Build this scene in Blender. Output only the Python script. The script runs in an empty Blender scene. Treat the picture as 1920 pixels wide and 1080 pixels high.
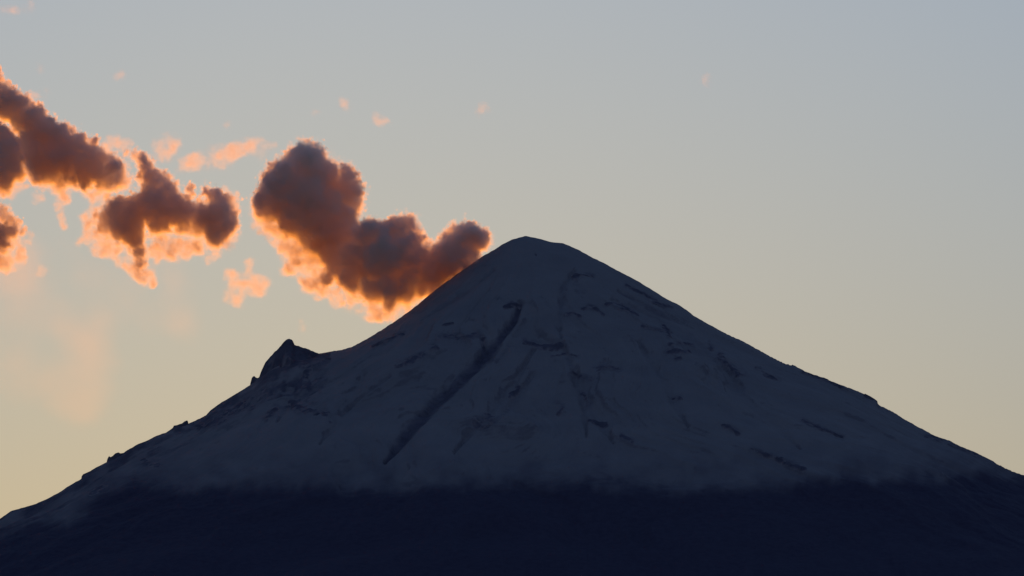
import bpy, math, time
import numpy as np
from mathutils import noise as mnoise

T0 = time.time()
scene = bpy.context.scene
COL = scene.collection
rad = math.radians

# ------------------------------------------------------------------ camera
FOCAL = 10810.0                 # focal length in pixels of the 1920 wide frame
PITCH = rad(8.0)
DIST = 20000.0                  # summit distance (m)
CAMZ = 2.0
cam_data = bpy.data.cameras.new('camera')
cam = bpy.data.objects.new('camera', cam_data)
COL.objects.link(cam)
cam.location = (0, 0, CAMZ)
cam.rotation_euler = (math.pi / 2 + PITCH, 0, 0)
cam_data.sensor_width = 36.0
cam_data.lens = 36.0 * FOCAL / 1920.0
cam_data.clip_start = 1.0
cam_data.clip_end = 400000.0
scene.camera = cam
scene.render.resolution_x, scene.render.resolution_y = 1024, 576

# ------------------------------------------------------------------ world, sun, exposure
SUN_EL, SUN_AZ = 1.0, -2.2      # degrees; azimuth from +Y, negative = left
SKY_STRENGTH = 0.10
TINT = (1.00, 1.53, 2.50)       # white balance
LOW_TINT, HIGH_TINT = (0.41, 0.358, 0.38), (1.0, 1.0, 1.0)
KNEE = 20.0                     # soft shoulder on the brightest part of the sunset sky
world = bpy.data.worlds.new('World')
scene.world = world
world.use_nodes = True
nt = world.node_tree
bg = nt.nodes['Background']
sky = nt.nodes.new('ShaderNodeTexSky')
sky.sky_type = 'NISHITA'
sky.sun_disc = False
sky.sun_elevation = rad(SUN_EL)
sky.sun_rotation = rad(SUN_AZ)
sky.altitude = 2400
sky.air_density, sky.dust_density, sky.ozone_density = 1.0, 3.0, 1.0
def mth(op, a, b):
    n = nt.nodes.new('ShaderNodeMath'); n.operation = op
    for i, v in enumerate((a, b)):
        if isinstance(v, float): n.inputs[i].default_value = v
        else: nt.links.new(v, n.inputs[i])
    return n.outputs[0]
def vm(op, a, b, out=0):
    n = nt.nodes.new('ShaderNodeVectorMath'); n.operation = op
    for i, v in enumerate((a, b)):
        if isinstance(v, tuple): n.inputs[i].default_value = v
        else: nt.links.new(v, n.inputs[i])
    return n.outputs[out]
lum = vm('DOT_PRODUCT', sky.outputs[0], (0.3, 0.5, 0.2), 'Value')
q = mth('DIVIDE', lum, KNEE)
q = mth('POWER', mth('ADD', mth('MULTIPLY', q, q), 1.0), -0.5)
cb = nt.nodes.new('ShaderNodeCombineXYZ')
for i in range(3): nt.links.new(q, cb.inputs[i])
res = vm('MULTIPLY', vm('MULTIPLY', sky.outputs[0], cb.outputs[0]), TINT)
# dusty air low over the horizon swallows part of the glow, all the way round
tcw = nt.nodes.new('ShaderNodeTexCoord'); sepw = nt.nodes.new('ShaderNodeSeparateXYZ')
nt.links.new(tcw.outputs['Generated'], sepw.inputs[0])
mr = nt.nodes.new('ShaderNodeMapRange'); mr.interpolation_type = 'SMOOTHSTEP'
mr.inputs['From Min'].default_value = 0.03; mr.inputs['From Max'].default_value = 0.26
nt.links.new(sepw.outputs[2], mr.inputs[0])
mixw = nt.nodes.new('ShaderNodeMix'); mixw.data_type = 'VECTOR'
nt.links.new(mr.outputs[0], mixw.inputs['Factor'])
mv = [i for i in mixw.inputs if i.type == 'VECTOR' and i.name in ('A', 'B')]
mv[0].default_value = LOW_TINT; mv[1].default_value = HIGH_TINT
res = vm('MULTIPLY', res, [o for o in mixw.outputs if o.type == 'VECTOR'][0])
nt.links.new(res, bg.inputs[0])
bg.inputs[1].default_value = SKY_STRENGTH

sun_data = bpy.data.lights.new('sun', 'SUN')
sun = bpy.data.objects.new('sun', sun_data)
COL.objects.link(sun)
sun_data.energy = 1.7
sun_data.color = (1.0, 0.31, 0.02)
sun_data.angle = rad(0.5)
sun.rotation_euler = (rad(-(90 - SUN_EL)), 0, rad(-SUN_AZ) )   # lamp shines from +Y towards the camera
sun.rotation_mode = 'XYZ'
from mathutils import Vector
sdir = Vector((math.sin(rad(SUN_AZ)) * math.cos(rad(SUN_EL)), math.cos(rad(SUN_AZ)) * math.cos(rad(SUN_EL)), math.sin(rad(SUN_EL))))
sun.rotation_euler = (-sdir).to_track_quat('-Z', 'Y').to_euler()
sun.location = (0, 0, 6000)

scene.view_settings.view_transform = 'Standard'
scene.view_settings.look = 'None'
scene.view_settings.exposure = 0.0
scene.view_settings.gamma = 1.0
scene.view_settings.use_curve_mapping = False
cy = scene.cycles
cy.max_bounces = 44
cy.diffuse_bounces = 2
cy.glossy_bounces = 1
cy.volume_bounces = 40
cy.transparent_max_bounces = 96
cy.volume_step_rate = 1.5
cy.volume_max_steps = 400

# ------------------------------------------------------------------ helpers
cp, sp = math.cos(PITCH), math.sin(PITCH)

def at(px, py, y):
    """World x, z of the point at depth y that the photograph shows at pixel px, py."""
    u = (np.asarray(px, float) - 960.0) / FOCAL
    v = (540.0 - np.asarray(py, float)) / FOCAL
    # camera direction (u, v, 1 forward) -> world
    f = cp - v * sp
    t = y / f
    return u * t, (sp + v * cp) * t + CAMZ

def to_px(x, y, z):
    z = z - CAMZ
    f = y * cp + z * sp
    v = (z * cp - y * sp) / f
    return 960.0 + x / f * FOCAL, 540.0 - v * FOCAL

M_PX = DIST / FOCAL / 1.0       # metres per photograph pixel at the summit

def smooth(a, b, x):
    t = np.clip((x - a) / (b - a), 0, 1)
    return t * t * (3 - 2 * t)

def hash2(ix, iy, seed):
    h = (ix * 374761393 + iy * 668265263 + seed * 974634777) & 0xffffffff
    h = ((h ^ (h >> 13)) * 1274126177) & 0xffffffff
    return ((h ^ (h >> 16)) & 0xffff) / 65535.0

def vnoise(x, y, seed):
    ix, iy = np.floor(x).astype(np.int64), np.floor(y).astype(np.int64)
    fx, fy = x - ix, y - iy
    fx, fy = fx * fx * fx * (fx * (fx * 6 - 15) + 10), fy * fy * fy * (fy * (fy * 6 - 15) + 10)
    a, b = hash2(ix, iy, seed), hash2(ix + 1, iy, seed)
    c, d = hash2(ix, iy + 1, seed), hash2(ix + 1, iy + 1, seed)
    return (a + (b - a) * fx) * (1 - fy) + (c + (d - c) * fx) * fy

def fbm(x, y, seed, octs=5, gain=0.5):
    s, a, tot = 0.0, 1.0, 0.0
    for k in range(octs):
        s = s + a * (vnoise(x, y, seed + k * 17) * 2 - 1)
        tot += a
        a *= gain
        x, y = x * 1.93 + 13.7 + y * 0.31, y * 1.93 - 7.1 - x * 0.16
    return s / tot

def ridged(x, y, seed, octs=4):
    s, a, tot = 0.0, 1.0, 0.0
    for k in range(octs):
        n = 1 - np.abs(vnoise(x, y, seed + k * 31) * 2 - 1)
        s = s + a * n * n
        tot += a
        a *= 0.5
        x, y = x * 2.03 + 3.1, y * 2.03 + 9.2
    return s / tot

def grid_mesh(name, X, Y, Z, keep=None, attrs=None):
    ny, nx = X.shape
    idx = np.arange(nx * ny).reshape(ny, nx)
    quads = np.stack([idx[:-1, :-1], idx[:-1, 1:], idx[1:, 1:], idx[1:, :-1]], -1).reshape(-1, 4)
    co = np.stack([X, Y, Z], -1).reshape(-1, 3)
    if keep is not None:
        k = keep.reshape(-1)
        quads = quads[k[quads].any(1)]
        used = np.unique(quads)
        remap = np.full(nx * ny, -1); remap[used] = np.arange(len(used))
        quads = remap[quads]; co = co[used]
    else:
        used = None
    me = bpy.data.meshes.new(name)
    me.vertices.add(len(co)); me.vertices.foreach_set('co', co.astype(np.float32).ravel())
    me.loops.add(len(quads) * 4); me.loops.foreach_set('vertex_index', quads.astype(np.int32).ravel())
    me.polygons.add(len(quads))
    me.polygons.foreach_set('loop_start', np.arange(0, len(quads) * 4, 4, dtype=np.int32))
    me.update(calc_edges=True)
    me.polygons.foreach_set('use_smooth', np.ones(len(quads), dtype=bool))
    for k, v in (attrs or {}).items():
        a = me.attributes.new(k, 'FLOAT', 'POINT')
        v = v.reshape(-1)
        a.data.foreach_set('value', (v if used is None else v[used]).astype(np.float32))
    return me

def new_mat(name):
    m = bpy.data.materials.new(name)
    m.use_nodes = True
    return m, m.node_tree

# ------------------------------------------------------------------ materials of the mountain
def node(nt, typ, **kw):
    n = nt.nodes.new(typ)
    for k, v in kw.items(): setattr(n, k, v)
    return n

SNOW = (0.34, 0.31, 0.33)
ROCK = (0.120, 0.115, 0.125)
ASH = (0.085, 0.075, 0.105)

def noise_node(nt, scale, detail=6, rough=0.6, stretch=None):
    tc_ = node(nt, 'ShaderNodeTexCoord')
    n = node(nt, 'ShaderNodeTexNoise'); n.inputs['Scale'].default_value = scale
    n.inputs['Detail'].default_value = detail; n.inputs['Roughness'].default_value = rough
    mp = node(nt, 'ShaderNodeMapping')
    if stretch: mp.inputs['Scale'].default_value = stretch
    nt.links.new(tc_.outputs['Object'], mp.inputs[0]); nt.links.new(mp.outputs[0], n.inputs['Vector'])
    return n.outputs[0]

def maprange(nt, src, a, b, c=0.0, d=1.0, smoothstep=True):
    n = node(nt, 'ShaderNodeMapRange')
    if smoothstep: n.interpolation_type = 'SMOOTHSTEP'
    for i, v in zip(('From Min', 'From Max', 'To Min', 'To Max'), (a, b, c, d)): n.inputs[i].default_value = v
    nt.links.new(src, n.inputs[0])
    return n.outputs[0]

def math_(nt, op, a, b=None):
    n = node(nt, 'ShaderNodeMath', operation=op)
    for i, v in enumerate((a, b)):
        if v is None: continue
        if isinstance(v, (int, float)): n.inputs[i].default_value = v
        else: nt.links.new(v, n.inputs[i])
    return n.outputs[0]

def mixc(nt, fac, a, b):
    n = node(nt, 'ShaderNodeMix', data_type='RGBA')
    nt.links.new(fac, n.inputs['Factor'])
    for k, v in (('A', a), ('B', b)):
        s = [i for i in n.inputs if i.name == k and i.type == 'RGBA'][0]
        if isinstance(v, tuple): s.default_value = v + (1,)
        else: nt.links.new(v, s)
    return [o for o in n.outputs if o.type == 'RGBA'][0]

def rock_colour(nt):
    n1 = noise_node(nt, 0.02, 8, 0.65)
    return mixc(nt, maprange(nt, n1, 0.35, 0.65), (0.13, 0.095, 0.125), (0.20, 0.145, 0.18))

m_mount, t_ = new_mat('snow_and_ash')
bsdf = t_.nodes['Principled BSDF']
bsdf.inputs['Roughness'].default_value = 0.9
bsdf.inputs['Specular IOR Level'].default_value = 0.1
a_rock = node(t_, 'ShaderNodeAttribute', attribute_name='rock').outputs['Fac']  # rock cover plus the painted shade of the long ravine
a_ash = node(t_, 'ShaderNodeAttribute', attribute_name='ash').outputs['Fac']
nz = noise_node(t_, 0.006, 8, 0.6)
nz2 = noise_node(t_, 0.045, 6, 0.7)
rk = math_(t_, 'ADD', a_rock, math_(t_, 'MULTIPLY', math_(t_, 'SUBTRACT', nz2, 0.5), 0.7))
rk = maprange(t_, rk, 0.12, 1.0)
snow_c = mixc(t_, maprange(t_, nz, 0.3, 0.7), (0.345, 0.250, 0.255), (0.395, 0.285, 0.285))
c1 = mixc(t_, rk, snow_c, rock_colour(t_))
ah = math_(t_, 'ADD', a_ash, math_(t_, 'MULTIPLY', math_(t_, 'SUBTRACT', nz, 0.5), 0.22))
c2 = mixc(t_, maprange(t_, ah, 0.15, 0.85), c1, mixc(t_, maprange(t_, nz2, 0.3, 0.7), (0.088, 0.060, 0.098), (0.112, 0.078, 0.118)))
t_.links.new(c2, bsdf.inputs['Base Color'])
bp = node(t_, 'ShaderNodeBump'); bp.inputs['Strength'].default_value = 0.5; bp.inputs['Distance'].default_value = 6.0
t_.links.new(nz2, bp.inputs['Height']); t_.links.new(bp.outputs[0], bsdf.inputs['Normal'])

m_rock, t_ = new_mat('dark_lava_rock')
bsdf = t_.nodes['Principled BSDF']
bsdf.inputs['Roughness'].default_value = 0.95
bsdf.inputs['Specular IOR Level'].default_value = 0.1
sn = node(t_, 'ShaderNodeAttribute', attribute_name='snow').outputs['Fac']
nz2 = noise_node(t_, 0.05, 6, 0.7)
sm = math_(t_, 'ADD', sn, math_(t_, 'MULTIPLY', math_(t_, 'SUBTRACT', nz2, 0.5), 0.8))
t_.links.new(mixc(t_, maprange(t_, sm, 0.15, 0.85), rock_colour(t_), (0.38, 0.26, 0.265)), bsdf.inputs['Base Color'])
bp = node(t_, 'ShaderNodeBump'); bp.inputs['Strength'].default_value = 0.7; bp.inputs['Distance'].default_value = 6.0
t_.links.new(nz2, bp.inputs['Height']); t_.links.new(bp.outputs[0], bsdf.inputs['Normal'])

m_ground, t_ = new_mat('dark_scrub')
bsdf = t_.nodes['Principled BSDF']
bsdf.inputs['Roughness'].default_value = 1.0
nz = noise_node(t_, 0.004, 8, 0.6)
t_.links.new(mixc(t_, nz, (0.05, 0.055, 0.04), (0.10, 0.09, 0.065)), bsdf.inputs['Base Color'])

# ------------------------------------------------------------------ the mountain
SIL = [  # skyline of the snow cone without the rock peak
 (-60,1010),(0,972),(20,958),(45,951),(65,945),(90,934),(110,923),(130,910),(153,897),(158,890),(180,876),(200,866),(215,860),(235,846),(255,834),(275,826),(290,818),
 (310,811),(325,801),(345,797),(360,791),(383,780),(395,768),(410,757),(430,745),(452,732),(475,717),(490,706),(515,688),(545,675),(575,667),(597,663),(620,659),(640,656),
 (660,650),(680,639),(700,628),(725,612),(750,595),(775,577),(800,556),(825,536),(850,518),(875,500),(900,483),(924,469),(945,456),(960,449),(985,442),(1010,447),(1035,454),(1057,456),
 (1085,468),(1110,482),(1135,494),(1160,508),(1190,523),(1215,538),(1230,547),(1250,560),(1275,572),(1293,585),(1302,592),(1330,608),(1365,627),(1395,640),(1430,660),
 (1470,681),(1490,685),(1512,697),(1535,705),(1560,715),(1590,726),(1620,738),(1645,752),(1647,758),(1675,772),(1695,785),(1720,799),(1750,815),(1762,820),(1782,826),(1795,834),
 (1830,848),(1863,865),(1870,870),(1900,884),(1920,891),(1990,920)]
SIL = np.array(SIL, float)
X0, Z0 = at(985, 442, DIST)
X0, Z0 = float(X0), float(Z0)
sx, sz = at(SIL[:, 0], SIL[:, 1], DIST)
Y0 = DIST

def profile(side):
    if side > 0:
        k = sx >= X0; r, z = sx[k] - X0, sz[k]
        ext = [(2600, 0.46), (4200, 0.36), (6500, 0.25), (9500, 0.16), (14000, 0.05)]
    else:
        k = sx <= X0; r, z = (X0 - sx[k])[::-1], sz[k][::-1]
        ext = [(2600, 0.44), (4200, 0.35), (6500, 0.25), (9500, 0.16), (14000, 0.05)]
    r, z = list(r), list(z)
    for rr, s in ext:
        z.append(z[-1] - (rr - r[-1]) * s); r.append(rr)
    r, z = np.array(r), np.array(z)
    k = r <= 1900                                 # smoothed for the revolved body
    rr = np.arange(0, 14001, 10.0)
    zz = np.interp(rr, r, z)
    zs = zz.copy()
    pad = np.concatenate([2 * zz[0] - zz[1:41][::-1] if False else zz[1:41][::-1], zz, np.full(40, zz[-1])])
    ker = np.hanning(61); ker = ker[10:-10]; ker /= ker.sum()
    h = len(ker) // 2
    zs = np.convolve(pad, ker, 'same')[40:-40]
    f = zz[-1]
    return rr, zs

RR, ZR = profile(+1)
_, ZL = profile(-1)
# a plain cone for the slope that faces the camera (no shoulder)
front_r = np.array([0, 120, 400, 800, 1200, 1700, 2500, 4200, 6500, 9500, 14000], float)
front_z = Z0 - np.array([0, 28, 205, 455, 690, 955, 1310, 1920, 2480, 2920, Z0 + 20 - 0], float)
ZF = np.interp(RR, front_r, front_z)
ker = np.hanning(41); ker /= ker.sum()
ZF = np.convolve(np.concatenate([ZF[1:41][::-1], ZF, np.full(40, ZF[-1])]), ker, 'same')[40:-40]

def warp_axis(core0, core1, step, outs):
    a = list(np.arange(core0, core1 + 0.1, step))
    s, x = step, a[-1]
    while x < outs[1]:
        s = min(s * 1.12, 400); x += s; a.append(x)
    s, x = step, a[0]
    while x > outs[0]:
        s = min(s * 1.12, 400); x -= s; a.insert(0, x)
    return np.array(a)

xs = warp_axis(-1850, 1900, 4.6, (-14000, 14000))
ys = warp_axis(DIST - 2100, DIST + 160, 5.5, (DIST - 14000, DIST + 14000))
X, Y = np.meshgrid(xs, ys)

def body(X, Y):
    dx, dy = X - X0, Y - Y0
    R = np.hypot(dx, dy)
    c = dx / np.maximum(R, 1)
    zr, zl, zf = np.interp(R, RR, ZR), np.interp(R, RR, ZL), np.interp(R, RR, ZF)
    wr, wl = np.clip(c, 0, 1) ** 1.3, np.clip(-c, 0, 1) ** 1.3
    near = smooth(0, 200, R)
    z = zr * wr + zl * wl + zf * (1 - wr - wl)
    # radial gullies and ribs, stronger lower down
    th = np.arctan2(dy, dx)
    amp = smooth(80, 900, R) * (1 - smooth(5000, 9000, R) * 0.3)
    tw = th + 0.22 * fbm(dx / 600, dy / 600, 5, 4)
    z = z + amp * 38 * fbm(tw * 7, R / 2400, 11, 3) * (0.4 + 0.6 * smooth(200, 1500, R))
    z = z + amp * 12 * (ridged(tw * 16, R / 1500, 21, 3) - 0.45)
    z = z + amp * 7 * (ridged(tw * 38, R / 600, 41, 3) - 0.45)
    z = z + (5 + 13 * smooth(200, 900, R)) * fbm(dx / 190, dy / 190, 3, 6) * smooth(40, 300, R)
    return z

Z = body(X, Y)

# make the skyline follow the traced one: shift each bearing, wide features broadly, small ones close to the ridge
tgt_px = np.interp
def skyline(X, Y, Z, cols):
    px, py = to_px(X, Y, Z)
    k = (px > -150) & (px < 2070) & (Y > DIST - 2200) & (Y < DIST + 2500)
    b = np.clip(((px - cols[0]) / (cols[1] - cols[0]) + 0.5).astype(int), 0, len(cols) - 1)
    out = np.full(len(cols), 1e9); yy = np.zeros(len(cols))
    bb, pp, yv = b[k], py[k], Y[k]
    o = np.argsort(-pp, kind='stable')
    out[bb[o]] = pp[o]; yy[bb[o]] = yv[o]
    return out, yy

cols = np.arange(-60, 1990, 4.0)
target = np.interp(cols, SIL[:, 0], SIL[:, 1])
for it in range(7):
    got, yr = skyline(X, Y, Z, cols)
    ok = got < 1e8
    d = np.interp(cols, cols[ok], (got - target)[ok]) * M_PX      # metres to raise
    yr = np.interp(cols, cols[ok], yr[ok])
    kr = np.hanning(31); kr /= kr.sum()
    d = np.convolve(np.pad(d, 1, 'edge'), [0.25, 0.5, 0.25], 'valid')
    ds = np.convolve(np.pad(d, 15, 'edge'), kr, 'valid')
    yrs = np.convolve(np.pad(yr, 15, 'edge'), kr, 'valid')
    px, _ = to_px(X, Y, Z)
    low = np.interp(px, cols, ds); hi = np.interp(px, cols, d - ds); yc = np.interp(px, cols, yrs)
    inside = smooth(-900, -60, px) * (1 - smooth(1990, 2900, px))
    if it < 3:
        Z = Z + (low * np.exp(-((Y - yc) / 650.0) ** 2) + hi * np.exp(-((Y - yc) / 130.0) ** 2)) * inside * 0.9
    else:
        Z = Z + (low + hi) * np.exp(-((Y - yc) / 160.0) ** 2) * inside * 0.9

got, yr = skyline(X, Y, Z, cols)
RIDGE_Y = yr
print('skyline error px', np.abs(got - target)[got < 1e8].mean(), np.abs(got - target)[got < 1e8].max())

# features of the near face, traced as (list of px, py), half width in px, kind
def poly_dist(px, py, pts):
    """distance to a polyline and the side (positive = below / right of it), in px"""
    best = np.full(px.shape, 1e9)
    for (x1, y1), (x2, y2) in zip(pts[:-1], pts[1:]):
        dx, dy = x2 - x1, y2 - y1
        L = dx * dx + dy * dy
        t = np.clip(((px - x1) * dx + (py - y1) * dy) / L, 0, 1)
        d = np.hypot(px - x1 - t * dx, py - y1 - t * dy)
        best = np.minimum(best, d)
    return best

PX, PY = to_px(X, Y, Z)
face = (Y < np.interp(PX, cols, yr) + 10)

# the long ravine that runs down the face, and the lesser ones; the long one's shaded side is painted as dark rock
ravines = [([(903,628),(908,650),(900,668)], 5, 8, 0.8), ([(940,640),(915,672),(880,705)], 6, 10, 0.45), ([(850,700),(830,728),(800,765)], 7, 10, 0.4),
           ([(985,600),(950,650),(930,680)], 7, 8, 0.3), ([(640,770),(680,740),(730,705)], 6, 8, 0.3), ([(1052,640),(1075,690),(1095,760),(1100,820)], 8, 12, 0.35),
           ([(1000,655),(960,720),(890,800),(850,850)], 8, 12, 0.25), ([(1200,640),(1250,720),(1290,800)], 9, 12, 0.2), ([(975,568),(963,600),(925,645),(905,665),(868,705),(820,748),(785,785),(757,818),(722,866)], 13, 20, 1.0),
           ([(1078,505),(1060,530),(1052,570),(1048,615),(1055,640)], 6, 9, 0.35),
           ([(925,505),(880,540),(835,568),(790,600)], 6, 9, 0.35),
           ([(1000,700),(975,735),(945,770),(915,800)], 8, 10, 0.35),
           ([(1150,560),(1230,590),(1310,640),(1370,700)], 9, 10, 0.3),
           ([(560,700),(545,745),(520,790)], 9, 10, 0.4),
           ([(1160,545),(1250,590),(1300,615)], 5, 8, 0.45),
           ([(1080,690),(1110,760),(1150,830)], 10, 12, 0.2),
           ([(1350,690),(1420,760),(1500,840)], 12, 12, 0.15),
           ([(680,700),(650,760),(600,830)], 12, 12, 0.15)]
rock = np.zeros_like(Z)  # rock cover, with the long ravine's shade painted into it
for pts, w, depth, rock_shade in ravines:
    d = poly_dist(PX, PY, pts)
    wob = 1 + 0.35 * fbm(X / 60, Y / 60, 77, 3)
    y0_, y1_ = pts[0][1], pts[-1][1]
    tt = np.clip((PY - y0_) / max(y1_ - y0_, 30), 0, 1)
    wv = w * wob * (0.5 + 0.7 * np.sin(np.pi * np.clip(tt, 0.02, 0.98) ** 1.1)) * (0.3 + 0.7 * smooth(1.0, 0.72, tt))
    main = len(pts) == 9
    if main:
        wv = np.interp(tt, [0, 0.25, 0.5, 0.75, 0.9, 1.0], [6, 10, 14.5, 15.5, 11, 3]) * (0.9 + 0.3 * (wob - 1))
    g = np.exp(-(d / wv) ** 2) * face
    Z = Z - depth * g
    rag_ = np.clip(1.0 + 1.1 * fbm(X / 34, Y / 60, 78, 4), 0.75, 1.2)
    rock = np.maximum(rock, np.clip(rock_shade * 1.05 * rag_, 0, 1) * np.exp(-(d / wv) ** (3.5 if main else 2.4)) * face)

# snow lies thinner on steep rough ground; the skyline rim and the low flanks are bare
gy, gx = np.gradient(Z, ys, xs)
slope = np.hypot(gx, gy)
PX, PY = to_px(X, Y, Z)
streak = fbm(PX / 26, PY / 9, 91, 5) * 0.5 + fbm(X / 45, Y / 80, 92, 5) * 0.6
rock = np.maximum(rock, smooth(0.25, 0.85, (slope - 0.62) * 1.5 + streak * 1.1 - 0.03) * 0.50)
# ---- bands of dark rock that break through the snow of the near face
outcrops = [
 ([(820,632),(845,630),(870,632),(895,628),(903,630),(908,645)], 5.5), ([(748,686),(770,676),(795,662),(815,650)], 6),
 ([(945,576),(960,571),(975,574)], 4), ([(985,640),(1005,648),(1030,652),(1058,648)], 5), ([(1035,668),(1062,664),(1082,668)], 3.5),
 ([(1090,580),(1105,575),(1120,580),(1132,590)], 3.8), ([(1135,572),(1150,568),(1165,572),(1180,584),(1195,592)], 3.6),
 ([(1062,590),(1075,586),(1090,594)], 3.2), ([(1175,535),(1205,550),(1235,570),(1258,578)], 4), ([(1205,612),(1230,618),(1258,624)], 3),
 ([(1255,645),(1275,643),(1300,646)], 3.5), ([(1250,660),(1272,659),(1292,660)], 4), ([(1265,675),(1275,672)], 3),
 ([(1418,690),(1435,699),(1460,714)], 4.2), ([(1505,788),(1525,798),(1550,808),(1580,820)], 4), ([(1410,842),(1440,855),(1475,868),(1508,880)], 5),
 ([(1355,798),(1375,806),(1385,812)], 4.5), ([(1120,690),(1140,688),(1160,692)], 6), ([(1070,700),(1090,706),(1108,712)], 5.5),
 ([(1095,740),(1103,755)], 7), ([(1105,788),(1120,794),(1135,796)], 5), ([(1045,755),(1055,765),(1048,775)], 5), ([(1262,750),(1275,748)], 5.5),
 ([(890,790),(905,800),(925,795),(912,785)], 7), ([(955,745),(968,735),(975,725)], 5), ([(1165,818),(1185,828)], 4), ([(700,650),(730,636),(755,625)], 4),
 ([(1350,670),(1370,690),(1385,705)], 9), ([(1245,610),(1255,630)], 5), ([(1330,640),(1335,655)], 4),
 ([(570,690),(580,715),(575,740)], 10), ([(545,755),(560,765),(590,770)], 8), ([(605,770),(620,790)], 7), ([(365,800),(395,796),(420,786)], 7),
 ([(420,782),(450,765),(480,750),(500,735)], 8), ([(498,790),(510,775),(518,760)], 5), ([(270,865),(283,872),(298,870)], 6), ([(170,925),(185,918),(195,905)], 7),
 ([(1505,697),(1550,716),(1600,736)], 3), ([(1735,818),(1765,826)], 3.5),
 ([(1780,832),(1830,852)], 3.5), ([(1075,520),(1090,515),(1110,520)], 5), ([(830,610),(850,606)], 2.6), ([(1000,470),(1005,478)], 2),
]
for pts, w in outcrops:
    d = poly_dist(PX, PY, pts)
    rag_ = np.clip(0.75 + 1.3 * fbm(X / 38, Y / 60, 79, 4), 0, 1.3)
    rock = np.maximum(rock, 0.55 * rag_ * np.exp(-(d / (w * 1.9)) ** 2) * face)
th_ = np.arctan2(Y - Y0, X - X0); R_ = np.hypot(X - X0, Y - Y0)
tw_ = th_ + 0.22 * fbm(X / 300, Y / 260, 95, 4)
fall = 0.6 * fbm(tw_ * 22, R_ / 420, 96, 5) + 0.5 * fbm(tw_ * 60, R_ / 160, 97, 4)
rock = np.maximum(rock, smooth(0.05, 0.60, fall) * 0.26 * smooth(60, 500, R_))
crag_ground = np.exp(-((PX - 555) / 60) ** 2 - ((PY - 725) / 48) ** 2) + 0.8 * np.exp(-((PX - 450 - (750 - PY) * 1.3) / 50) ** 2 - ((PY - 765) / 32) ** 2)
rock = np.maximum(rock, np.clip(crag_ground * (0.7 + 1.6 * fbm(X / 30, Y / 55, 57, 5)), 0, 1) * 0.95 * face)
left_ridge = (PX < 620) * np.exp(-((PY - np.interp(PX, SIL[:, 0], SIL[:, 1])) / 40.0) ** 2)
rock = np.maximum(rock, np.clip(left_ridge * (0.75 + 1.6 * fbm(X / 60, Y / 90, 55, 5)), 0, 1) * 0.8)
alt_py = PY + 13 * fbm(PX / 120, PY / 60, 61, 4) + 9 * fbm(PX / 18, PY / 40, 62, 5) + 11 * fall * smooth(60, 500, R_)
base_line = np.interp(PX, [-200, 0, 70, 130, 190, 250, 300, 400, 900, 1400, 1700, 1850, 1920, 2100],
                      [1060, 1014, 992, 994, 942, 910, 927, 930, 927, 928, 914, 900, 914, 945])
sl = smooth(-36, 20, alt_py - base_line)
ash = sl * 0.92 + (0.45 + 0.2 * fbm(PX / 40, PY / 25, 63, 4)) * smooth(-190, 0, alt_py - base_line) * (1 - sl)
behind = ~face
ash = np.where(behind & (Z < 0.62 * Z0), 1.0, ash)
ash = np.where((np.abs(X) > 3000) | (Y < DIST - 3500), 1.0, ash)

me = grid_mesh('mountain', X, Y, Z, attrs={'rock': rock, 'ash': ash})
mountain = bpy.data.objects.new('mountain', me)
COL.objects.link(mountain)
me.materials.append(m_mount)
mountain['kind'] = 'structure'
mountain['label'] = 'dark volcano cone dusted with snow above a bare dark base'

# heights for placing things on the mountain
from bisect import bisect
def height(x, y):
    i = np.clip(np.searchsorted(ys, y) - 1, 0, len(ys) - 2); j = np.clip(np.searchsorted(xs, x) - 1, 0, len(xs) - 2)
    fy = (y - ys[i]) / (ys[i + 1] - ys[i]); fx = (x - xs[j]) / (xs[j + 1] - xs[j])
    return (Z[i, j] * (1 - fx) + Z[i, j + 1] * fx) * (1 - fy) + (Z[i + 1, j] * (1 - fx) + Z[i + 1, j + 1] * fx) * fy

def hit(px, py):
    """first point of the mountain seen at the pixel"""
    yy = np.arange(DIST - 2600, DIST + 300, 6.0)
    x, z = at(px, py, yy)
    h = height(x, yy)
    k = np.nonzero(h > z)[0]
    y = yy[k[0]] if len(k) else float(np.interp(px, cols, RIDGE_Y))
    x, _ = at(px, py, y)
    return float(x), float(y)

def add_part(name, me, mat, label=None):
    me.materials.append(mat)
    o = bpy.data.objects.new(name, me)
    COL.objects.link(o)
    o.parent = mountain
    if label: o['label'] = label
    return o

# ---- the rock peak on the left shoulder: a craggy mass rising through the snow
PEAK = np.array([(470,722),(478,708),(486,706),(489,695),(493,688),(497,678),(505,670),(515,659),(523,652),(530,643),(536,637),(542,634.5),(548,637),(551,643),(553,647),
                 (561,649),(568,652),(575,654),(581,657),(588,660),(597,664),(610,675)], float)
def rock_patch(cx, cy, hx, hy, step, hfun, name, label=None, seed=1, smooth_normals=True):
    gx_ = np.arange(cx - hx, cx + hx + 0.1, step); gy_ = np.arange(cy - hy, cy + hy + 0.1, step)
    GX, GY = np.meshgrid(gx_, gy_)
    base = height(GX, GY)
    top, snow = hfun(GX, GY, base)
    keep = top > base - 1.0
    me = grid_mesh(name, GX, GY, np.maximum(top, base - 14), keep=keep, attrs={'snow': snow})
    return add_part(name, me, m_rock, label)

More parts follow.
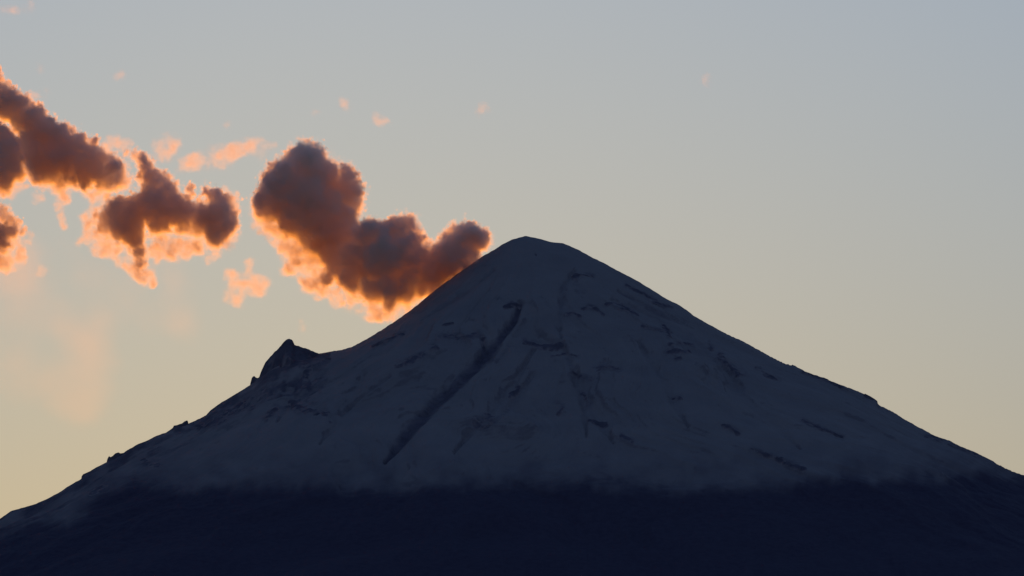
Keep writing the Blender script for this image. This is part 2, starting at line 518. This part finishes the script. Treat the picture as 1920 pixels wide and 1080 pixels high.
pkx, _ = at(540, 640, DIST)
pky = float(np.interp(540, cols, RIDGE_Y)) + 5
ppx, ppz = at(PEAK[:, 0], PEAK[:, 1], pky)
def peak_h(GX, GY, base):
    crest = np.interp(GX, ppx, ppz, left=-1e3, right=-1e3)
    wob = 12 * fbm(GX / 40, GY / 40, 7, 4)
    dy = GY - pky - wob * 0.5 + 0.12 * (GX - pkx)
    dyc = np.abs(GY - pky)
    front = np.where(dy < 0, -dy, dy * 1.6)
    rough = 9 * (ridged(GX / 30 + dy / 90, GY / 55, 9, 4) - 0.35) + 4 * fbm(GX / 9, GY / 11, 10, 3)
    r = smooth(4, 30, dyc)
    low = np.interp(GX, ppx[[0, 3, 11, 18, -1]], [2.6, 2.0, 0.95, 0.8, 1.0])
    top = crest - front * low * 0.9 + rough * 1.25 * r - smooth(0, 60, front) * 4
    snow = np.clip(0.12 + fbm(GX / 25, GY / 30, 15, 4) * 0.7 + smooth(50, 150, front) * 0.5, 0, 1)
    return top, snow
rock_patch(float(pkx), pky - 40, 150, 190, 2.6, peak_h, 'rock_peak', 'craggy bare rock peak on the left shoulder')

# ---- small crags standing on the skyline
def crag(profile_px, depth, label, seed):
    """a jagged rock on the ridge: its outline, given real thickness and broken faces"""
    p = np.array(profile_px, float)
    cx_px = p[:, 0].mean()
    y = float(np.interp(cx_px, cols, RIDGE_Y))
    qx, qz = at(p[:, 0], p[:, 1], y)
    def hf(GX, GY, base):
        crest = np.interp(GX, qx, qz, left=-1e3, right=-1e3)
        t = np.abs(GY - y) / depth
        top = crest - 30 * t ** 1.6 + 3.0 * fbm(GX / 6, GY / 6, seed, 3) * smooth(0.1, 0.5, t)
        return top, np.clip(0.2 + 0.5 * fbm(GX / 10, GY / 10, seed + 3, 3), 0, 1)
    rock_patch(float((qx[0] + qx[-1]) / 2), y, float(qx[-1] - qx[0]) / 2 + 5, depth * 1.6, 1.3, hf, 'crag', label, seed)
crag([(469,720),(472,709),(474,706),(477,705),(480,708),(483,712),(486,714)], 9, 'small knob of rock beside the rock peak', 201)
crag([(322,806),(326,798),(332,797),(337,795),(341,794),(346,790),(351,788),(352.5,790),(354,797),(357,800)], 13, 'pointed slab of rock leaning on the left ridge', 202)
crag([(199,872),(201,861),(203,857),(205,855),(207,857),(211,855),(216,850),(222,848),(226,850),(232,849),(238,852)], 12, 'broken crag with two teeth low on the left ridge', 203)
crag([(152,902),(153,893),(156,889),(163,886),(172,882),(180,878),(188,878)], 14, 'blunt step of rock lowest on the left ridge', 204)
crag([(1612,745),(1622,738),(1632,743),(1640,748),(1645,752),(1646,757),(1648,764)], 22, 'blunt step of rock on the right ridge', 205)
crag([(1835,857),(1845,856),(1855,861),(1863,865),(1866,868),(1869,873)], 18, 'small step of rock low on the right ridge', 206)

for k, (pts, w) in enumerate(outcrops):
    w *= 1.3
    pts = np.array(pts, float)
    P = np.array([hit(a, b) for a, b in pts])
    cx, cy_ = (P.min(0) + P.max(0)) / 2
    ext = (P.max(0) - P.min(0)) / 2
    pad = w * 2.2 * M_PX
    step = 3.6
    def hf(GX, GY, base, pts=pts, w=w, k=k):
        px, py = to_px(GX, GY, base)
        d = poly_dist(px, py, [tuple(q) for q in pts])
        rag = 0.55 * fbm(GX / 22, GY / 30, 300 + k, 4) + 0.5 * fbm(GX / 70, GY / 80, 500 + k, 3)
        m = 1.0 - d / (w * 1.15) + rag * 1.4
        rough = 3.0 * (ridged(GX / 16, GY / 20, 400 + k, 3) - 0.3)
        top = base - 2.5 + np.clip(m, -1, 1.2) * 4.5 + rough * np.clip(m, 0, 1)
        top = np.where(m < -0.9, base - 10, top)
        return top, np.clip(0.98 - m * 0.66 + 0.35 * fbm(GX / 12, GY / 14, 600 + k, 3), 0, 1)
    rock_patch(float(cx), float(cy_), float(ext[0] + pad), float(ext[1] + pad * 2.4), step, hf, 'rock_outcrop')

# ------------------------------------------------------------------ the ground
g = np.concatenate([-np.geomspace(150000, 500, 40), np.linspace(-400, 400, 9), np.geomspace(500, 150000, 40)])
GX, GY = np.meshgrid(g, g + 3000)
GZ = 0.0 + 30 * fbm(GX / 9000, GY / 9000, 71, 4) * smooth(1500, 9000, np.hypot(GX, GY)) - 0.0
gm = grid_mesh('ground', GX, GY, GZ)
gm.materials.append(m_ground)
ground = bpy.data.objects.new('ground', gm)
COL.objects.link(ground)
ground['kind'] = 'structure'
ground['label'] = 'dark scrub plain at the foot of the volcano'
print('terrain', round(time.time() - T0, 1), 's')

# ------------------------------------------------------------------ clouds
ALBEDO = (0.997, 0.932, 0.875)
ANISO = 0.66
GRID_SCALE = 100.0
def vapour_mat(name, albedo):
    m, t = new_mat(name)
    t.nodes.clear()
    o = node(t, 'ShaderNodeOutputMaterial')
    v = node(t, 'ShaderNodeVolumePrincipled')
    v.inputs['Color'].default_value = albedo + (1,)
    v.inputs['Density'].default_value = 1.0 / GRID_SCALE      # the grids hold extinction x 100
    v.inputs['Anisotropy'].default_value = ANISO
    t.links.new(v.outputs[0], o.inputs['Volume'])
    return m
m_vapour = vapour_mat('cloud_vapour', ALBEDO)
m_skin, t = new_mat('cloud_skin')
t.nodes.clear()
o = node(t, 'ShaderNodeOutputMaterial')
tr = node(t, 'ShaderNodeBsdfTransparent'); tl = node(t, 'ShaderNodeBsdfDiffuse')
mx = node(t, 'ShaderNodeMixShader'); mx.inputs[0].default_value = 0.003
t.links.new(tr.outputs[0], mx.inputs[1]); t.links.new(tl.outputs[0], mx.inputs[2]); t.links.new(mx.outputs[0], o.inputs['Surface'])

def spectral(shape, sv, lo, hi, slope, rng):
    """periodic gaussian noise field of unit variance with wavelengths between lo and hi metres"""
    w = rng.standard_normal(shape).astype(np.float32)
    F = np.fft.rfftn(w)
    f = [np.fft.fftfreq(shape[i], sv[i]) for i in (0, 1)] + [np.fft.rfftfreq(shape[2], sv[2])]
    k2 = f[0][:, None, None] ** 2 + f[1][None, :, None] ** 2 + f[2][None, None, :] ** 2
    k = np.sqrt(k2); k[0, 0, 0] = 1e9
    amp = k ** (-slope / 2.0) * np.exp(-(k * lo) ** 2 * 0.5) / (1 + (1.0 / (k * hi)) ** 4)
    F *= amp
    n = np.fft.irfftn(F, shape)
    return (n / n.std()).astype(np.float32)

def make_cloud(label, group, hard, soft, y, s=4.0, seed=1, sigma=0.034, soft_sigma=0.015, levels=2, y_of=None, edge=5.0, ny_scale=3.0, rag=6.0,
               thresh=0.0012, soft_gain=1.0, veil=False, grow=0.96, vary=0.6, under=0.3, ramp=(5, 95)):
    """hard, soft: lists of (px, py, radius px[, depth offset px]) of the billows and of the wispy fringe."""
    rng = np.random.default_rng(seed)
    mpp = y / FOCAL
    def sph(lst):
        out = []
        for e in lst:
            yy = y if y_of is None else y_of(e[0])
            yy += ((e[3] if len(e) > 3 else rng.uniform(-0.25, 0.25) * e[2]) * mpp)
            x, z = at(e[0], e[1], yy)
            out.append((float(x), yy, float(z), e[2] * mpp))
        return np.array(out)
    H = sph(hard) if hard else np.zeros((0, 4))
    S = sph(soft) if soft else np.zeros((0, 4))
    A = np.concatenate([H, S])
    pad = np.array([26 + edge, 40 + edge, 26 + edge]) + (190 if veil else 0)
    lo = (A[:, :3] - A[:, 3:] * np.array([1, ny_scale, 1])).min(0) - pad
    hi = (A[:, :3] + A[:, 3:] * np.array([1, ny_scale, 1])).max(0) + pad
    sv = np.array([s, s * (2.0 if ny_scale > 1.5 else 1.0), s])
    n = [int(v) for v in np.ceil((hi - lo) / sv) + 1]
    n = [v + (-v) % 4 for v in n]
    axes = [lo[i] + sv[i] * np.arange(n[i], dtype=np.float32) for i in range(3)]
    def stamp(F, c, r, stretch=1.0):
        reach = r + 34
        i0 = [max(0, int((c[i] - reach * (stretch if i == 1 else 1) - lo[i]) / sv[i])) for i in range(3)]
        i1 = [min(n[i], int((c[i] + reach * (stretch if i == 1 else 1) - lo[i]) / sv[i]) + 2) for i in range(3)]
        if any(a >= b for a, b in zip(i0, i1)): return
        dx = (axes[0][i0[0]:i1[0]] - c[0])[:, None, None] ** 2
        dy = ((axes[1][i0[1]:i1[1]] - c[1]) / stretch)[None, :, None] ** 2
        dz = (axes[2][i0[2]:i1[2]] - c[2])[None, None, :] ** 2
        w = F[i0[0]:i1[0], i0[1]:i1[1], i0[2]:i1[2]]
        np.minimum(w, np.sqrt(dx + dy + dz) - r, out=w)
    def look(F, p):
        i = [np.clip(((p[:, k] - lo[k]) / sv[k] + 0.5).astype(int), 0, n[k] - 1) for k in range(3)]
        return F[i[0], i[1], i[2]]
    dens = np.zeros(n, np.float32)
    if len(H):
        F = np.full(n, 60, np.float32)
        for c in H: stamp(F, c[:3], c[3] * grow, ny_scale)
        parents = H
        for lev in range(levels):
            pts = []
            for c in parents:
                m = 34 if lev == 0 else 10
                d = rng.standard_normal((m, 3)); d /= np.linalg.norm(d, axis=1)[:, None]
                st = np.array([1, ny_scale if lev == 0 else 1.8, 1])
                p = c[:3] + d * c[3] * grow * st
                r = c[3] * rng.uniform(0.14, 0.30, m)
                pts.append(np.concatenate([p, r[:, None]], 1))
            pts = np.concatenate(pts)
            pts = pts[(np.abs(look(F, pts[:, :3])) < pts[:, 3] * 0.8) & (pts[:, 3] > s * 1.1)]
            for c in pts: stamp(F, c[:3], c[3], 1.35)
            parents = pts
        N1 = spectral(n, sv, 5, 90, 4.0, rng)
        N2 = spectral(n, sv, 3, 30, 3.0, rng)
        F -= (np.abs(N1) - 0.7) * rag * 1.5 + (np.abs(N2) - 0.6) * rag * 0.9
        # each cloud is thin and lit along its underside and dense towards its top
        shape = (F < 0).any(axis=1)
        k = np.arange(n[2])[None, :]
        floor = np.where(shape.any(1), np.where(shape, k, 10 ** 6).min(1), 0).astype(float)
        has = shape.any(1)
        floor = np.interp(np.arange(n[0]), np.nonzero(has)[0], floor[has])
        fl2 = np.convolve(np.pad(floor, 6, 'edge'), np.ones(13) / 13, 'valid')
        up = ((k - fl2[:, None]) * s)[:, None, :].astype(np.float32)
        N0 = spectral(n, sv, 40, 220, 3.5, rng)
        thick = np.exp(vary * np.clip(N0, -2, 1.5)) * (under + (1 - under) * smooth(ramp[0], ramp[1], up + 14 * N1))
        dens = sigma * thick * np.clip(smooth(0, 1, -F / (edge + 17 * (1 - smooth(0, 95, up)))), 0, 1) * np.clip(0.85 + 0.25 * N1, 0.35, 1.4)
        dens = dens.astype(np.float32)
    if len(S):
        G = np.zeros(n, np.float32)
        for c in S:
            st = np.array([1, min(ny_scale, 2.0), 1]) * c[3]
            i0 = [max(0, int((c[i] - 2.3 * st[i] - lo[i]) / sv[i])) for i in range(3)]
            i1 = [min(n[i], int((c[i] + 2.3 * st[i] - lo[i]) / sv[i]) + 2) for i in range(3)]
            if any(a >= b for a, b in zip(i0, i1)): continue
            e = [np.exp(-1.1 * ((axes[i][i0[i]:i1[i]] - c[i]) / st[i]) ** 2) for i in range(3)]
            G[i0[0]:i1[0], i0[1]:i1[1], i0[2]:i1[2]] += e[0][:, None, None] * e[1][None, :, None] * e[2][None, None, :]
        N3 = spectral(n, sv, 7, 110, 4.3, rng) if not veil else spectral(n, sv, 60, 900, 4.5, rng)
        N4 = spectral(n, sv, 3, 25, 3.0, rng)
        a = 1.5 * (1 - np.exp(-G)) - (0.45 if hard else 0.36) + (N3 * 0.30 + N4 * (0 if veil else 0.06)) * soft_gain
        a *= smooth(0.05, 0.35, G)
        dens = np.maximum(dens, (soft_sigma * 1.25 * smooth(0.0, 1.5, a) * np.exp((0.3 if hard else 0.1) * N3 * (0 if veil else 1))).astype(np.float32))
    # nothing touches the box's sides
    for ax in range(3):
        sl = [slice(None)] * 3
        for e in (slice(0, 2), slice(-2, None)):
            sl[ax] = e; dens[tuple(sl)] = 0
    return build_volume(label, group, dens, lo, sv, n, thresh, veil)

NCLOUD = 0
def build_volume(label, group, dens, lo, s, n, thresh, veil=False):
    global NCLOUD
    NCLOUD += 1
    origin = np.array([(lo[i] + s[i] * n[i] / 2) for i in range(3)])
    lo = lo - origin
    dm = bpy.data.meshes.new('cloud_density')
    dm.vertices.add(dens.size)
    a = dm.attributes.new('d', 'FLOAT', 'POINT')
    a.data.foreach_set('value', np.ascontiguousarray(dens * GRID_SCALE, dtype=np.float32).ravel())
    holder = bpy.data.objects.new('cloud_density', dm)
    def tree(as_mesh):
        g = bpy.data.node_groups.new('cloud_grid', 'GeometryNodeTree')
        g.interface.new_socket('Geometry', in_out='INPUT', socket_type='NodeSocketGeometry')
        g.interface.new_socket('Geometry', in_out='OUTPUT', socket_type='NodeSocketGeometry')
        N, L = g.nodes.new, g.links.new
        N('NodeGroupInput'); go = N('NodeGroupOutput'); vc = N('GeometryNodeVolumeCube')
        vc.inputs['Min'].default_value = lo
        vc.inputs['Max'].default_value = lo + s * (np.array(n) - 1)
        for ax, v in zip('XYZ', n): vc.inputs['Resolution ' + ax].default_value = v
        pos = N('GeometryNodeInputPosition')
        sub = N('ShaderNodeVectorMath'); sub.operation = 'SUBTRACT'; sub.inputs[1].default_value = lo - s * 0.5
        L(pos.outputs[0], sub.inputs[0])
        sc_ = N('ShaderNodeVectorMath'); sc_.operation = 'MULTIPLY'; sc_.inputs[1].default_value = 1.0 / s
        L(sub.outputs[0], sc_.inputs[0])
        fl = N('ShaderNodeVectorMath'); fl.operation = 'FLOOR'; L(sc_.outputs[0], fl.inputs[0])
        dot = N('ShaderNodeVectorMath'); dot.operation = 'DOT_PRODUCT'; dot.inputs[1].default_value = (n[1] * n[2], n[2], 1)
        L(fl.outputs[0], dot.inputs[0])
        na = N('GeometryNodeInputNamedAttribute'); na.data_type = 'FLOAT'; na.inputs[0].default_value = 'd'
        oi = N('GeometryNodeObjectInfo'); oi.inputs['Object'].default_value = holder
        si = N('GeometryNodeSampleIndex'); si.data_type = 'FLOAT'; si.domain = 'POINT'
        L(oi.outputs['Geometry'], si.inputs['Geometry']); L(na.outputs[0], si.inputs['Value']); L(dot.outputs['Value'], si.inputs['Index'])
        L(si.outputs[0], vc.inputs['Density'])
        if as_mesh:
            v2 = N('GeometryNodeVolumeToMesh'); L(vc.outputs[0], v2.inputs[0])
            v2.inputs['Threshold'].default_value = thresh * GRID_SCALE
            v2.inputs['Adaptivity'].default_value = 0.4
            L(v2.outputs[0], go.inputs[0])
        else:
            s1 = N('GeometryNodeSetMaterial'); s1.inputs['Material'].default_value = m_vapour
            L(vc.outputs[0], s1.inputs[0]); L(s1.outputs[0], go.inputs[0])
        return g
    if veil:
        vd = bpy.data.volumes.new('thin_cloud')
        vd.materials.append(m_vapour)
        o = bpy.data.objects.new('thin_cloud', vd)
        COL.objects.link(o)
        o.location = origin
        o['label'] = label; o['kind'] = 'stuff'
        o.modifiers.new('grid', 'NODES').node_group = tree(False)
        return o
    tmp = bpy.data.objects.new('tmp', bpy.data.meshes.new('tmp'))
    COL.objects.link(tmp)
    tmp.modifiers.new('grid', 'NODES').node_group = tree(True)
    dg = bpy.context.evaluated_depsgraph_get()
    hm = bpy.data.meshes.new_from_object(tmp.evaluated_get(dg))
    bpy.data.objects.remove(tmp)
    hm.name = 'cloud'
    hm.materials.clear(); hm.materials.append(m_skin)
    o = bpy.data.objects.new('cloud', hm)
    COL.objects.link(o)
    o.location = origin
    o['label'] = label; o['category'] = 'cloud'
    if group: o['group'] = group
    vd = bpy.data.volumes.new('vapour')
    vd.materials.append(m_vapour)
    vo = bpy.data.objects.new('vapour', vd)
    COL.objects.link(vo)
    vo.parent = o
    vo.modifiers.new('grid', 'NODES').node_group = tree(False)
    print('cloud', NCLOUD, n, int(np.prod(n) / 1000), 'k voxels; hull', len(hm.vertices), round(time.time() - T0, 1), 's')
    return o

def ridge_y(px): return float(np.interp(px, cols, RIDGE_Y))

# ---- the plume that rises from the crater
plume_hard = [(575,318,44),(548,336,42),(604,332,35),(527,364,44),(503,388,31),(565,378,55),(648,322,15),(654,340,20),(668,354,15),(643,355,27),(652,376,29),
 (600,400,52),(636,408,34),(612,440,44),(585,425,42),(640,440,36),(556,412,40),(562,288,8),(600,292,14),(492,378,18),
 (674,440,17),(700,448,33),(742,440,28),(764,419,16),(747,424,15),(774,434,16),(784,450,14),(793,466,13),(728,430,14),(720,488,48),(760,490,44),(786,502,32),(676,488,38),
 (868,452,30),(850,462,28),(888,446,22),(904,452,18),(921,457,8),(880,428,10),(850,432,11),(893,431,7),(910,438,8),(822,476,22),(845,490,40),(872,492,34),(800,520,40),(762,538,38),(730,548,34),
 (742,566,20),(640,500,30),(612,524,18),(660,528,28),(698,545,26),(590,530,9),(626,478,26),(650,468,26),(684,428,8),(834,446,10)]
plume_soft = [(482,400,18),(492,418,20),(512,432,22),(535,446,24),(555,465,24),(575,485,24),(560,500,22),(590,508,24),(580,530,20),(600,548,18),(630,556,20),(660,566,20),
 (690,575,22),(715,586,20),(740,594,16),(545,482,18),(570,450,24),(690,412,11),(668,408,16),(676,392,12),(480,380,14),(535,505,14),(610,500,20),(765,585,14),(790,470,10),(838,444,12)]
make_cloud('big towering plume with orange rim rising from behind the summit', None, plume_hard, plume_soft, 20170, seed=3,
           y_of=lambda px: ridge_y(min(px, 930)) + 75 + 55 * smooth(840, 800, px) + 330 * smooth(690, 640, px))

# ---- the horned cloud left of it
horn_hard = [(238,287,6),(252,290,9),(266,299,12),(274,315,13),(284,334,18),(301,346,21),(262,330,6),(272,350,10),(312,366,24),(326,372,16),
 (290,386,34),(258,392,26),(222,402,28),(202,412,20),(200,427,20),(222,432,24),(240,442,20),(242,414,30),(322,398,30),(350,402,26),(384,410,27),(412,404,30),(424,386,18),(432,376,11),(402,370,15),(388,360,9),(355,356,8),(353,372,8),
 (420,424,24),(402,442,24),(406,458,14),(300,418,24),(345,426,18),(255,438,18),(256,456,15),(261,476,15),(264,494,15),(236,430,18),(372,430,20),(440,395,8)]
horn_soft = [(168,440,16),(172,420,16),(192,446,20),(215,455,18),(285,455,20),(305,460,22),(330,458,22),(352,462,20),(240,470,18),(250,500,16),(268,520,14),(286,530,9),(372,466,14),(400,474,14),(430,452,16),
 (446,402,9),(440,366,9),(422,356,8),(446,430,10),(370,380,14),(340,368,9),(270,508,20),(320,478,12),(195,385,14),(228,350,10),(160,405,12),(180,395,12),(150,452,11),(178,468,13),(205,478,14),(228,490,14),(300,480,14),(345,480,14),(390,488,10),(205,368,12)]
make_cloud('dark cloud with a thin horn on top and glowing ragged underside', None, horn_hard, horn_soft, 20500, seed=8, grow=0.99, vary=0.45, sigma=0.042, ramp=(0, 70))

# ---- the long bank that enters from the left edge
bank_hard = [(-30,140,30),(-40,185,40),(2,170,17),(18,186,20),(40,204,24),(10,206,24),(62,226,27),(38,232,20),(86,250,28),(60,270,28),(112,264,27),(76,300,34),(110,300,34),(140,282,28),(146,310,30),
 (170,300,27),(186,292,15),(196,322,20),(214,324,23),(226,340,18),(205,308,19),(210,340,20),(218,314,15),(233,340,13),(238,350,9),(184,322,26),(190,342,18),(160,342,18),(100,325,26),(130,336,19),(70,325,22),(85,335,18),(115,340,18),(166,336,16),(48,192,7),(92,228,8),(104,235,7),(124,238,8),(136,246,8),(150,256,8),(176,268,8)]
bank_soft = [(104,352,16),(120,366,15),(112,384,12),(148,352,15),(166,364,13),(190,352,14),(2,152,8),(12,162,8),(24,172,8),(8,146,6),(114,408,11),(118,424,9),(205,350,12),(175,375,10),(80,350,10)]
make_cloud('long dark cloud bank slanting down from the left edge', None, bank_hard, bank_soft, 20650, seed=12, grow=1.0, vary=0.45, sigma=0.042, ramp=(0, 70))
make_cloud('dark rounded cloud at the left edge under the long bank', None,
           [(-30,260,40),(0,262,26),(18,284,27),(-10,310,40),(24,318,26),(36,300,14),(8,340,22),(-30,350,30)],
           [(18,358,16),(36,350,12),(0,368,14),(50,346,8)], 20350, seed=15, grow=1.0, vary=0.45, sigma=0.042, ramp=(0, 70))
make_cloud('brown ragged cloud low at the left edge', None,
           [(-30,400,30),(0,402,16),(14,414,14),(28,424,11),(42,434,9),(54,440,5),(2,438,22),(22,436,14),(8,462,16),(-20,450,34),(-2,464,14),(14,446,10)],
           [(0,486,18),(24,474,18),(36,462,14),(12,500,18),(40,488,12),(-20,495,24),(60,440,7),(4,390,12),(50,455,10)], 20420, seed=18, sigma=0.035, grow=1.0)

# ---- small lit wisps
W = dict(hard=[], sigma=0.0, ny_scale=1.0)
wisps = [
 ('peach wisp just above the left end of the horned cloud', [(204,270,13),(218,268,12),(240,270,9),(198,282,9)], 0.016, 3.0),
 ('rounded peach puff above the horned cloud', [(315,272,18),(300,277,14),(326,268,14),(310,290,12)], 0.015, 3.0),
 ('long ragged peach streak above the horned cloud', [(340,312,9),(356,304,11),(376,300,12),(398,297,13),(420,292,13),(440,285,14),(452,275,11),(470,275,11),(490,272,9),(506,276,7),(486,290,7),(515,272,5)], 0.015, 3.0),
 ('small peach wisp touching the top of the long bank', [(56,182,9),(68,179,7),(82,177,9)], 0.018, 3.0),
 ('tiny pink puff above the long bank at the upper left', [(73,129,8)], 0.012, 2.5),
 ('faint tiny wisp alone in the upper left sky', [(220,142,8),(230,140,6)], 0.006, 2.5),
 ('tiny peach puff highest above the big plume', [(645,194,9),(653,197,8)], 0.013, 2.5),
 ('faint small streak left of the tiny peach puff above the plume', [(600,206,8),(590,208,6)], 0.008, 2.5),
 ('tiny pink puff above and right of the big plume', [(708,222,9),(718,228,8),(724,228,6)], 0.012, 2.5),
 ('very faint wisp above the summit', [(900,210,8),(910,202,9)], 0.006, 2.5),
 ('tiny lone puff high in the right sky', [(1326,150,9)], 0.009, 2.5),
 ('orange ragged cloudlet between the horned cloud and the plume', [(465,532,20),(490,524,16),(442,548,17),(430,518,11),(470,492,9),(460,510,11),(452,562,13),(482,542,16),(428,558,9)], 0.020, 3.0),
 ('thin pale streak in the top left corner', [(46,12,10),(58,8,8),(30,16,8),(8,18,9)], 0.006, 2.5),
 ('tiny orange speck above the rock peak', [(565,612,8),(560,600,6)], 0.010, 2.5),
 ('faint tiny wisp above the long peach streak', [(427,233,7)], 0.006, 2.5),
 ('small pink wisp in the gap under the long bank', [(66,372,9),(78,374,7)], 0.012, 2.5),
 ('small orange wisp under the brown ragged cloud', [(82,508,10),(72,512,7)], 0.009, 2.5),
]
for k, (lab, pts, sg, s) in enumerate(wisps):
    sg *= 0.62
    pts = [(a, b, r * (1.6 if len(pts) > 10 else 1.35 if r < 13 else 1.15)) for a, b, r in pts]
    make_cloud(lab, None, [], pts, 20900 + 37 * k, s=s, seed=50 + k, soft_sigma=sg, ny_scale=1.0, thresh=0.0006, soft_gain=1.0)

# a barely visible sheet of thin cloud that glows peach low on the left
make_cloud('thin peach glow of vapour low in the left sky', None, [],
           [(-40,500,70),(40,540,60),(100,600,75),(60,680,80),(180,640,70),(260,570,60),(330,520,45),(150,730,60),(-40,620,80),(350,600,50),(40,470,40),(130,470,35),(170,510,35)],
           22500, s=16.0, seed=99, soft_sigma=0.00075, ny_scale=1.0, veil=True, soft_gain=0.9)

print('script', round(time.time() - T0, 1), 's')
